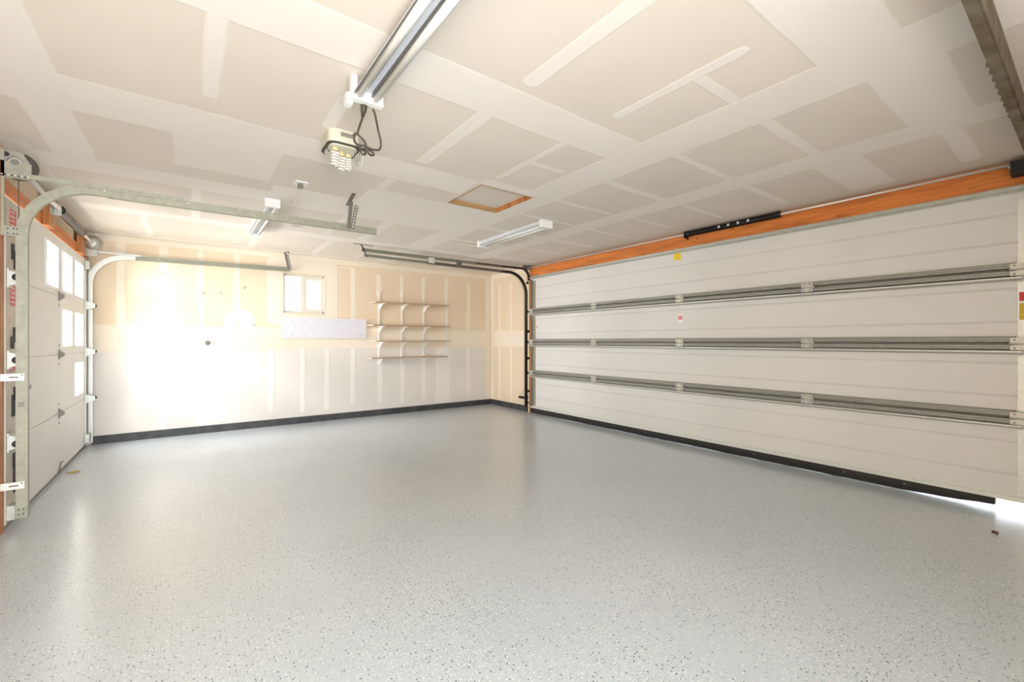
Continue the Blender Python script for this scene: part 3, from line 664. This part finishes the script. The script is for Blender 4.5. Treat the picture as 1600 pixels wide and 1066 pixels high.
for x in (2.75, 3.2): MB().box(x, x + .09, ty - .05, ty - .045, 2.30, 2.38).build('tie_plate', M['galv_bright'] if x < 3 else M['steel_mid'], t3)
MB().box(4.44, 4.615, ty - .06, ty - .052, 2.385, 2.437).build('bearing_plate', M['steel_mid'], t3)
MB().lathe((4.555, ty - .05, 2.405), (0, 1, 0), [(-.06, .03), (-.05, .032), (.02, .032), (.03, .025)], 18).build('cable_drum', M['steel_mid'], t3)
for z in (1.35, .9, .35): MB().box(4.52, 4.618, ty - .006, ty - .002, z - .02, z + .02).build('jamb_bracket', M['steel_dark'], t3)

# right door, near double track (overhead, top right)
ty = .245
t4 = thing('door_track', (4.54, ty, 2.2), 'rusty double track overhead crossing the upper right corner', 'track')
mt = mat('rust stained galvanised steel', (0.21, 0.175, 0.12), 0.6, metal=0.2, col2=(0.10, 0.065, 0.03), scale=9)
MB().sweep([(4.15, ty, 2.305, 0, -1), (1.55, ty, 2.33, 0, -1)], cprof(.042, .036, .0025, 1)).build('lower_track', mt, t4)
MB().sweep([(4.15, ty, 2.39, 0, -1), (1.55, ty, 2.395, 0, -1)], cprof(.042, .036, .0025, 1)).build('upper_track', mt, t4)
MB().sweep(path_up(4.545, .09, -1, 1.97, .335, 4.1, 2.305, ty), cprof(.046, .034, .0025, 1)).build('curved_track', M['galv'], t4)
MB().box(1.6, 4.1, ty - .006, ty - .001, 2.30, 2.41).build('track_angle', mt, t4)
for k in range(9):
    x = 2.62 + k * .085
    MB().lathe((x, ty + .036, 2.315), (0, 1, 0), [(0, .011), (.009, .009)], 8).build('bolt', M['steel_mid'], t4)

# ------------------------------------------------------------ torsion hardware, left door
s1 = thing('torsion_spring', (-.86, 5.4, 2.29), 'grey torsion spring on a pale tube above windowed door', 'spring')
zt, xt = 2.29, -.862
MB().tube([(xt, 4.045, zt), (xt, 6.82, zt)], .0165, 14).build('torsion_tube', M['alu_tube'], s1)
def coil(name, parent, x, y0, y1, z, r, wire, turns, m):
    n = turns * 10; pts = [(x + r * math.cos(2 * math.pi * k / 10), y0 + (y1 - y0) * k / n, z + r * math.sin(2 * math.pi * k / 10)) for k in range(n + 1)]
    return MB().tube(pts, wire, 5).build(name, M[m], parent)
MB().tube([(xt, 5.25, zt), (xt, 6.15, zt)], .029, 16).build('spring_core', M['spring_grey'], s1)
coil('spring_coil', s1, xt, 5.25, 6.15, zt, .030, .0048, 92, 'spring_grey')
for y in (5.22, 6.15): MB().lathe((xt, y, zt), (0, 1, 0), [(-.012, .02), (-.010, .037), (.02, .037), (.024, .02)], 18).build('winding_cone', M['steel_dark'] if y < 6 else M['spring_grey'], s1)
cb_ = MB(); cb_.box(XL + .062, XL + .066, 5.04, 5.18, 2.22, 2.38); cb_.box(XL + .066, xt + .02, 5.155, 5.16, 2.235, 2.32); cb_.box(XL + .066, xt + .02, 5.10, 5.16, 2.232, 2.236); cb_.build('center_bracket', M['galv'], s1)
def drum(parent, x, y, z, r, m='steel_mid'):
    return MB().lathe((x, y, z), (0, 1, 0), [(-.035, .02), (-.034, r * .75), (-.02, r * .8), (.0, r * .82), (.012, r), (.024, r), (.026, r * .9), (.018, r * .45), (.03, .02)], 28).build('cable_drum', M[m], parent)
drum(s1, xt, 4.10, zt + .01, .088, 'spring_grey'); drum(s1, xt, 6.77, zt + .01, .078, 'galv')
ep = MB(); ep.extrude([(-.944, 2.20), (-.80, 2.20), (-.80, 2.31), (-.83, 2.365), (-.86, 2.37), (-.944, 2.37)], lambda x, z: (x, 4.03, z), lambda x, z: (x, 4.034, z)); ep.build('end_bearing_plate', M['galv_green'], s1)
MB().lathe((xt, 4.028, zt + .01), (0, -1, 0), [(0, .036), (.004, .036), (.006, .026), (.007, .024)], 20).build('end_bearing', M['galv'], s1)
MB().lathe((xt, 4.021, zt + .01), (0, -1, 0), [(0, .019), (.002, .018)], 16).build('tube_end', M['steel_mid'], s1)
MB().lathe((-.90, 4.028, 2.345), (0, -1, 0), [(0, .015), (.002, .014)], 12).build('plate_hole', M['dark_slot'], s1)
ep = MB(); ep.box(-.944, -.83, 6.83, 6.834, 2.15, 2.37); ep.build('end_bearing_plate', M['galv'], s1)

# torsion hardware, right door
s2 = thing('torsion_spring', (4.55, 3, 2.41), 'black torsion spring on a silver rod above orange header', 'spring')
zt, xt = 2.400, 4.548
MB().tube([(xt, -.2, zt), (xt, 5.70, zt)], .0105, 12).build('torsion_rod', M['alu_tube'], s2)
MB().tube([(xt, 1.88, zt - .002), (xt, 2.80, zt - .002)], .026, 16).build('spring_core', M['spring'], s2)
coil('spring_coil', s2, xt, 1.88, 2.80, zt - .002, .0265, .0042, 96, 'spring')
MB().lathe((xt, 1.86, zt), (0, 1, 0), [(-.02, .02), (-.016, .031), (.016, .031), (.02, .026)], 18).build('winding_cone', M['spring'], s2)
MB().lathe((xt, 2.80, zt), (0, 1, 0), [(-.02, .031), (.02, .033), (.03, .02)], 18).build('winding_cone', M['spring'], s2)
pb = MB(); pb.extrude([(XR - .022, 2.43), (XR - .022, 2.345), (xt - .02, 2.355), (xt - .034, 2.38), (xt - .03, 2.432)], lambda x, z: (x, 2.83, z), lambda x, z: (x, 2.836, z)); pb.build('spring_bracket', M['spring'], s2)
for y in (2.12, 2.22, 2.32, 2.42): MB().box(xt - .033, xt - .031, y, y + .022, zt - .014, zt + .010).build('spring_print', M['reflector'], s2)
bx = thing('bracket_box', (4.56, .3, 2.32), 'black metal box on the near end of the orange header', 'bracket')
MB().box(4.50, 4.599, .05, .385, 2.318, 2.412).build('housing', M['black'], bx); MB().lathe((4.55, .386, 2.385), (0, 1, 0), [(0, .012), (.012, .010)], 10).build('bolt', M['galv_bright'], bx)
se = thing('door_sensor', (4.55, 5.87, .24), 'small dark sensor clip on the track near the floor', 'sensor')
MB().box(4.50, 4.53, 5.80, 5.90, .225, .262).build('sensor_body', M['steel_dark'], se); MB().box(4.53, 4.618, 5.792, 5.797, .215, .265).build('clip', M['steel_dark'], se)
MB().tube([(4.51, 5.88, .262), (4.53, 5.83, .33), (4.545, 5.80, .40)], .002, 6).build('wire', M['steel_mid'], se)

# ------------------------------------------------------------ fluorescent fixtures
f1 = thing('fluorescent_light', (.70, 1.5, H), 'long twin tube shop light nearest the camera, unlit', 'light')
zf = 2.352
hb = MB(); hb.box(.660, .715, .94, 2.10, zf + .018, H - .02)
hb.extrude([(.622, zf + .002), (.63, zf - .002), (.660, zf + .026), (.715, zf + .026), (.742, zf - .002), (.75, zf + .002), (.722, zf + .034), (.654, zf + .034)], lambda x, z: (x, .94, z), lambda x, z: (x, 2.10, z))
hb.build('housing', M['reflector'], f1)
MB().box(.675, .700, .94, 2.10, zf + .010, zf + .018).build('ballast_cover', M['reflector'], f1)
for x in (.648, .724): MB().tube([(x, .93, zf - .002), (x, 2.09, zf - .002)], .018, 16).build('tube', M['tube_glass'], f1)
for x in (.6245, .702): MB().box(x, x + .003, .94, 2.10, zf - .006, zf + .008).build('shadow_gap_strip', M['steel_mid'], f1)  # thin dark strips drawn in as the shadow gaps beside the tubes
for y in (2.085, .92):
    e_ = MB(); e_.box(.612, .765, y, y + .035, zf - .026, zf + .035); e_.box(.612, .64, y, y + .03, zf + .035, H - .003); e_.box(.665, .715, y - .012, y, zf - .012, zf + .02); o = e_.build('end_cap', M['white_plastic'], f1)
MB().box(.600, .630, 2.12, 2.165, zf - .04, zf + .012).build('hook_tab', M['white_plastic'], f1)
# black cord, plug, bundled
MB().tube([(.685, 2.125, zf - .01), (.685, 2.135, zf - .045), (.685, 2.15, zf - .072)], .014, 10, radii=[.018, .014, .007]).build('plug', M['cord_dark'], f1)
cord = [(.662, 2.15, 2.26), (.655, 2.19, 2.20), (.650, 2.20, 2.17), (.635, 2.21, 2.14), (.645, 2.22, 2.105), (.68, 2.21, 2.09), (.70, 2.20, 2.095), (.69, 2.20, 2.125), (.66, 2.2, 2.155), (.645, 2.2, 2.165), (.632, 2.21, 2.15), (.65, 2.22, 2.10), (.69, 2.21, 2.06),
        (.70, 2.2, 2.03), (.68, 2.2, 2.02), (.672, 2.2, 2.05), (.70, 2.21, 2.07), (.74, 2.21, 2.065), (.755, 2.21, 2.045), (.735, 2.21, 2.035), (.71, 2.2, 2.05), (.70, 2.2, 2.085), (.74, 2.2, 2.075), (.785, 2.2, 2.09), (.79, 2.19, 2.14), (.765, 2.17, 2.21), (.73, 2.13, 2.285), (.715, 2.125, 2.325)]
def smooth_pts(P, n=6):
    P = [Vector(p) for p in P]; out = []
    for i in range(len(P) - 1):
        p0 = P[max(i - 1, 0)]; p1 = P[i]; p2 = P[i + 1]; p3 = P[min(i + 2, len(P) - 1)]
        for k in range(n):
            t = k / n; out.append(0.5 * ((2 * p1) + (-p0 + p2) * t + (2 * p0 - 5 * p1 + 4 * p2 - p3) * t * t + (-p0 + 3 * p1 - 3 * p2 + p3) * t ** 3))
    out.append(P[-1]); return out
cord = [(.79 - (.79 - x) * .82, y, 2.325 - (2.33 - z) * .66) for x, y, z in cord]
MB().tube(smooth_pts(cord), .0052, 8).build('cord', M['cord_dark'], f1)

def shop_light(label, x0, x1, y0, y1, one=False):
    f = thing('fluorescent_light', ((x0 + x1) / 2, (y0 + y1) / 2, H), label, 'light'); xm = (x0 + x1) / 2; z = 2.375
    h_ = MB(); h_.box(x0 + .02, x1 - .02, y0 + .04, y1, z + .02, H - .002); h_.extrude([(x0, z + .005), (x0 + .02, z + .03), (x1 - .02, z + .03), (x1, z + .005), (x1 - .02, z + .036), (x0 + .02, z + .036)], lambda x, zz: (x, y0 + .04, zz), lambda x, zz: (x, y1, zz))
    h_.build('housing', M['reflector'], f)
    for x in ((xm - .034, xm + .034)): MB().tube([(x, y0 + .05, z + .006), (x, y1 - .02, z + .006)], .014, 12).build('tube', M['tube_glass'], f)
    for y in (y0, y1 - .01): MB().box(x0 - .004, x1 + .004, y, y + .045, z - .012, H - .004).build('end_cap', M['white_plastic'], f)
    return f
f2 = shop_light('short twin tube light behind the track of windowed door', .545, .655, 4.33, 5.64)
f3 = shop_light('white twin tube strip light near the attic hatch', 2.92, 3.06, 3.43, 4.64)
MB().tube([(2.98, 4.60, 2.37), (2.98, 4.602, 2.20)], .0015, 6).build('pull_string', M['cord_white'], f3)
MB().tube(smooth_pts([(2.93, 4.66, 2.385), (2.90, 4.75, 2.39), (2.86, 4.9, 2.432), (2.80, 5.0, 2.436)]), .003, 6).build('cord', M['cord_white'], f3)
o1 = thing('ceiling_outlet', (.72, 3.78, H), 'small white ceiling outlet with a cord hanging down', 'outlet')
MB().box(.675, .765, 3.735, 3.835, H - .008, H).build('cover_plate', M['white_plastic'], o1)
MB().box(.70, .735, 3.77, 3.805, H - .04, H - .008).build('plug', M['steel_mid'], o1)
MB().tube(smooth_pts([(.718, 3.79, 2.40), (.71, 3.95, 2.33), (.70, 4.12, 2.26), (.70, 4.25, 2.26), (.76, 4.30, 2.24), (.80, 4.32, 2.22), (.74, 4.30, 2.22), (.70, 4.26, 2.26), (.66, 4.30, 2.28), (.64, 4.34, 2.31), (.63, 4.34, 2.36)]), .0035, 6).build('cord', M['cord_white'], o1)
MB().tube(smooth_pts([(.70, 4.25, 2.265), (.73, 4.28, 2.27), (.80, 4.30, 2.25), (.84, 4.32, 2.235), (.80, 4.30, 2.215), (.74, 4.27, 2.235)]), .003, 6).build('cord', M['cord_white'], o1)

# bare-bulb fixture (beige housing with vent slots, spiral bulbs)
op = thing('ceiling_lamp', (.68, 2.6, H), 'beige vented ceiling unit with exposed spiral bulbs', 'lamp')
def rrect(cx, cy, w, d, r, n=5):
    P = []
    for (sx, sy, st) in ((1, 1, 0), (-1, 1, 90), (-1, -1, 180), (1, -1, 270)):
        for k in range(n): a = R(st + 90 * k / (n - 1)); P.append((cx + sx * (w / 2 - r) + r * math.cos(a), cy + sy * (d / 2 - r) + r * math.sin(a)))
    return P
zz = 2.362
ox, oy = .725, 2.79
MB().extrude(rrect(ox, oy, .185, .22, .05), lambda x, y: (x, y, zz), lambda x, y: (x, y, H)).build('housing', M['beige_plastic'], op)
MB().extrude(rrect(ox, oy, .192, .227, .05), lambda x, y: (x, y, zz - .005), lambda x, y: (x, y, zz + .001)).build('rim', M['cord_dark'], op)
MB().extrude(rrect(ox, oy, .16, .19, .04), lambda x, y: (x, y, zz - .014), lambda x, y: (x, y, zz - .005)).build('socket_tray', M['beige_plastic'], op)
sm = MB().box(-.0018, .0018, -.0015, .0015, -.012, .012).mesh('vent_slot', M['dark_slot'])
for k in range(11): place(sm, 'vent_slot', op, (.700 + k * .0075, oy - .1105, 2.412))
def spiral(parent, x, y, z, r, h, turns):
    pts = [(x + r * math.cos(k * .5), y + r * math.sin(k * .5), z - h * k / (turns * 12.566)) for k in range(int(turns * 12.566))]
    pts = pts + [(x, y, pts[-1][2] - .008)]
    MB().lathe((x, y, z + .034), (0, 0, -1), [(0, .012), (.018, .016), (.028, .018), (.030, .012)], 14).build('lamp_base', M['ceramic'], parent)
    MB().tube(pts, .005, 7).build('bulb', M['cfl'], parent)
spiral(op, .680, 2.74, 2.325, .021, .085, 5); spiral(op, .728, 2.78, 2.318, .019, .085, 5); spiral(op, .772, 2.80, 2.325, .017, .075, 5)
MB().tube(smooth_pts([(0.640, 2.710, 2.355), (0.627, 2.710, 2.325), (0.645, 2.720, 2.305)]), .0025, 6).build('wire_clip', M['cord_dark'], op)
MB().tube(smooth_pts([(0.810, 2.710, 2.35), (0.817, 2.710, 2.31), (0.807, 2.720, 2.29), (0.803, 2.720, 2.315)]), .002, 6).build('wire_clip', M['steel_mid'], op)
MB().tube(smooth_pts([(0.792, 2.720, 2.345), (0.792, 2.730, 2.30), (0.810, 2.730, 2.265)]), .002, 6).build('wire', M['steel_mid'], op)
MB().tube(smooth_pts([(0.830, 2.710, 2.40), (0.835, 2.710, 2.31), (0.828, 2.720, 2.262)]), .002, 6).build('wire', M['cord_white'], op)

op.location.x += .03
# ------------------------------------------------------------ attic hatch
ah = thing('attic_hatch', ((HX0 + HX1) / 2, (HY0 + HY1) / 2, H), 'square attic hatch recessed in wood framing in ceiling', 'hatch')
MB().box(HX0 + .004, HX1 - .004, HY0 + .004, HY1 - .004, H + .038, H + .055).build('hatch_panel', M['board_cream'], ah)
MB().box(HX0, HX1, HY1 - .018, HY1, H - .001, H + .0375).build('frame_board', M['raw_wood'], ah)
MB().box(HX1 - .018, HX1, HY0, HY1 - .018, H - .001, H + .0375).build('frame_board', M['orange_post'], ah)
MB().box(HX0, HX0 + .018, HY0, HY1 - .018, H + .001, H + .0375).build('frame_board', M['raw_wood'], ah)
MB().box(HX0 + .018, HX1 - .018, HY0, HY0 + .018, H + .001, H + .0375).build('frame_board', M['raw_wood'], ah)
MB().box(HX1 - .0005, HX1 + .014, HY0, HY1 + .014, H - .004, H - .001).build('edge_trim', M['white_gloss'], ah)

# ------------------------------------------------------------ pegboard
pg = thing('pegboard', (1.66, YB, 1.38), 'long white pegboard strip under the small window', 'pegboard')
PX0, PX1, PZ0, PZ1 = 1.068, 2.255, 1.23, 1.528
MB().box(PX0, PX1, YB - .022, YB - .016, PZ0, PZ1).build('board', M['peg'], pg)
sp = MB()
for x in (PX0 + .02, 1.48, 1.9, PX1 - .04): sp.box(x, x + .02, YB - .016, YB, PZ0 + .02, PZ1 - .02)
sp.build('spacer', M['particle'], pg)
ph = MB(); nx, nz = 46, 11
for i in range(nx):
    for j in range(nz):
        x = PX0 + .022 + i * (PX1 - PX0 - .044) / (nx - 1); z = PZ0 + .022 + j * (PZ1 - PZ0 - .044) / (nz - 1); r_ = .0045
        ph.face([(x + r_ * math.cos(k * math.pi / 3), YB - .0223, z + r_ * math.sin(k * math.pi / 3)) for k in range(6)])
o = ph.build('peg_holes', M['peg_hole'], pg); o['kind'] = 'stuff'
for x in (1.20, 1.36, 1.52, 1.68, 1.84, 2.0, 2.14):
    for z in (PZ0 + .05, PZ1 - .05): MB().lathe((x, YB - .0225, z), (0, -1, 0), [(0, .006), (.003, .004)], 8).build('screw', M['steel_mid'], pg)

# ------------------------------------------------------------ shelves
ST = [2.468, 2.850, 3.239, 3.680]
which = ['leftmost white slotted shelf standard on the back wall', 'second white slotted standard counted from the pegboard', 'third white slotted standard, at the right ends of shelves', 'bare white slotted standard carrying no shelf']
sm_ = MB(); sm_.box(-.011, .011, -.014, 0, .81, 1.975)
for k in range(36): sm_.box(-.0065, -.0025, -.0146, -.0138, .83 + k * .032, .845 + k * .032, M['dark_slot'])
for x, lb in zip(ST, which):
    s_ = MB(); s_.box(x - .011, x + .011, YB - .014, YB, .81, 1.975)
    o = s_.build('shelf_standard', M['white_gloss']); tag(o, lb, 'shelf standard', 'shelf standards on the back wall')
    k_ = MB()
    for k in range(36): k_.box(x - .0065, x - .0025, YB - .0148, YB - .0141, .83 + k * .032, .843 + k * .032)
    q = k_.build('slots', M['dark_slot'], o); q['kind'] = 'stuff'
DP = .295
br = MB()
br.extrude([(0, 0), (-.24, 0), (-.24, -.010), (-.15, -.014), (-.016, -.095), (0, -.10)], lambda a, z: (-.003, a, z), lambda a, z: (.003, a, z))
br.box(-.007, .007, -DP + .03, 0, -.003, .0)
brm = br.mesh('bracket', M['white_gloss'])
shelves = [(1.782, 2.305, 3.585, .27, 'topmost wooden shelf on the back wall'), (1.425, 2.265, 3.575, .295, 'second shelf from the top on the back wall'),
           (1.178, 2.325, 3.600, .27, 'second shelf from the bottom on the back wall'), (.918, 2.245, 3.545, .295, 'lowest wooden shelf on the back wall')]
for z, x0, x1, dp, lb in shelves:
    s_ = thing('shelf', ((x0 + x1) / 2, YB - .15, z), lb, 'shelf', 'wooden shelves on the back wall')
    MB().box(x0, x1, YB - .02 - dp, YB - .02, z + .001, z + .017).build('shelf_board', M['particle'], s_)
    MB().box(x0 + .001, x1 - .001, YB - .0215 - dp, YB - .02 - dp, z + .001, z + .017).build('edge_band', M['particle_edge'], s_)
    for x in ST[:3]: place(brm, 'bracket', s_, (x, YB - .014, z))

# ------------------------------------------------------------ outlets and marks on the back wall
w1 = thing('wall_outlet', (.48, YB, 1.42), 'white outlet plate in the round patch left of window', 'outlet')
MB().extrude(rrect(.478, 1.42, .082, .115, .008), lambda x, z: (x, YB - .0075, z), lambda x, z: (x, YB, z)).build('cover_plate', M['white_plastic'], w1)
for dz in (-.022, .022):
    MB().extrude(rrect(.478, 1.42 + dz, .034, .032, .010), lambda x, z: (x, YB - .0095, z), lambda x, z: (x, YB - .0075, z)).build('socket', M['peg'], w1)
w2 = thing('wall_outlet', (.21, YB, 1.165), 'square white plate with dark round dryer socket', 'outlet')
MB().extrude(rrect(.208, 1.165, .118, .118, .008), lambda x, z: (x, YB - .008, z), lambda x, z: (x, YB, z)).build('cover_plate', M['white_plastic'], w2)
MB().lathe((.208, YB - .008, 1.165), (0, -1, 0), [(0, .032), (.006, .030), (.007, .022)], 20).build('socket', M['steel_mid'], w2)
for (dx, dz, rx, rz) in ((-.012, 0, .002, .008), (.012, 0, .002, .008), (0, -.012, .006, .002)):
    MB().box(.208 + dx - rx, .208 + dx + rx, YB - .0158, YB - .0148, 1.165 + dz - rz, 1.165 + dz + rz).build('slot', M['dark_slot'], w2)
nl = thing('wall_hook', (.731, YB, 1.413), 'tiny dark hook right of the outlet plate', 'hook')
MB().tube([(.731, YB, 1.42), (.731, YB - .015, 1.42), (.731, YB - .02, 1.405), (.731, YB - .03, 1.41)], .006, 8).build('hook', M['steel_mid'], nl)
mk = mat('grey smudge compound', (0.60, 0.53, 0.42), 0.85, var=.2, scale=50)
for (x, z) in ((-.254, 2.023), (.159, 1.805), (.345, 1.817), (.619, 1.912)):
    MB().lathe((x, YB - .0022, z), (0, -1, 0), [(0, .018), (.0012, .012)], 9).build('screw_spot', mk, wb)

# ------------------------------------------------------------ small things on the floor
lf = MB(); lf.extrude([(0, 0), (.03, .016), (.075, .012), (.10, -.002), (.07, -.018), (.03, -.014)], lambda a, c: (-.885 + a, 5.545 + c, .001 + .03 * a), lambda a, c: (-.885 + a, 5.545 + c, .004 + .25 * a * (1 - a * 6)))
o = lf.build('dry_leaf', M['leaf_dry']); tag(o, 'dry yellow leaf on the floor under the windowed door', 'leaf')
lf = MB(); lf.extrude([(0, 0), (.012, .010), (.035, .012), (.05, 0), (.03, -.012), (.01, -.008)], lambda a, c: (4.005 + a * .8 + c, .395 + a * .5 - c, .001), lambda a, c: (4.005 + a * .8 + c, .395 + a * .5 - c, .007))
o = lf.build('dry_leaf', M['leaf_brown']); tag(o, 'tiny brown leaf on the floor near the wide door', 'leaf')
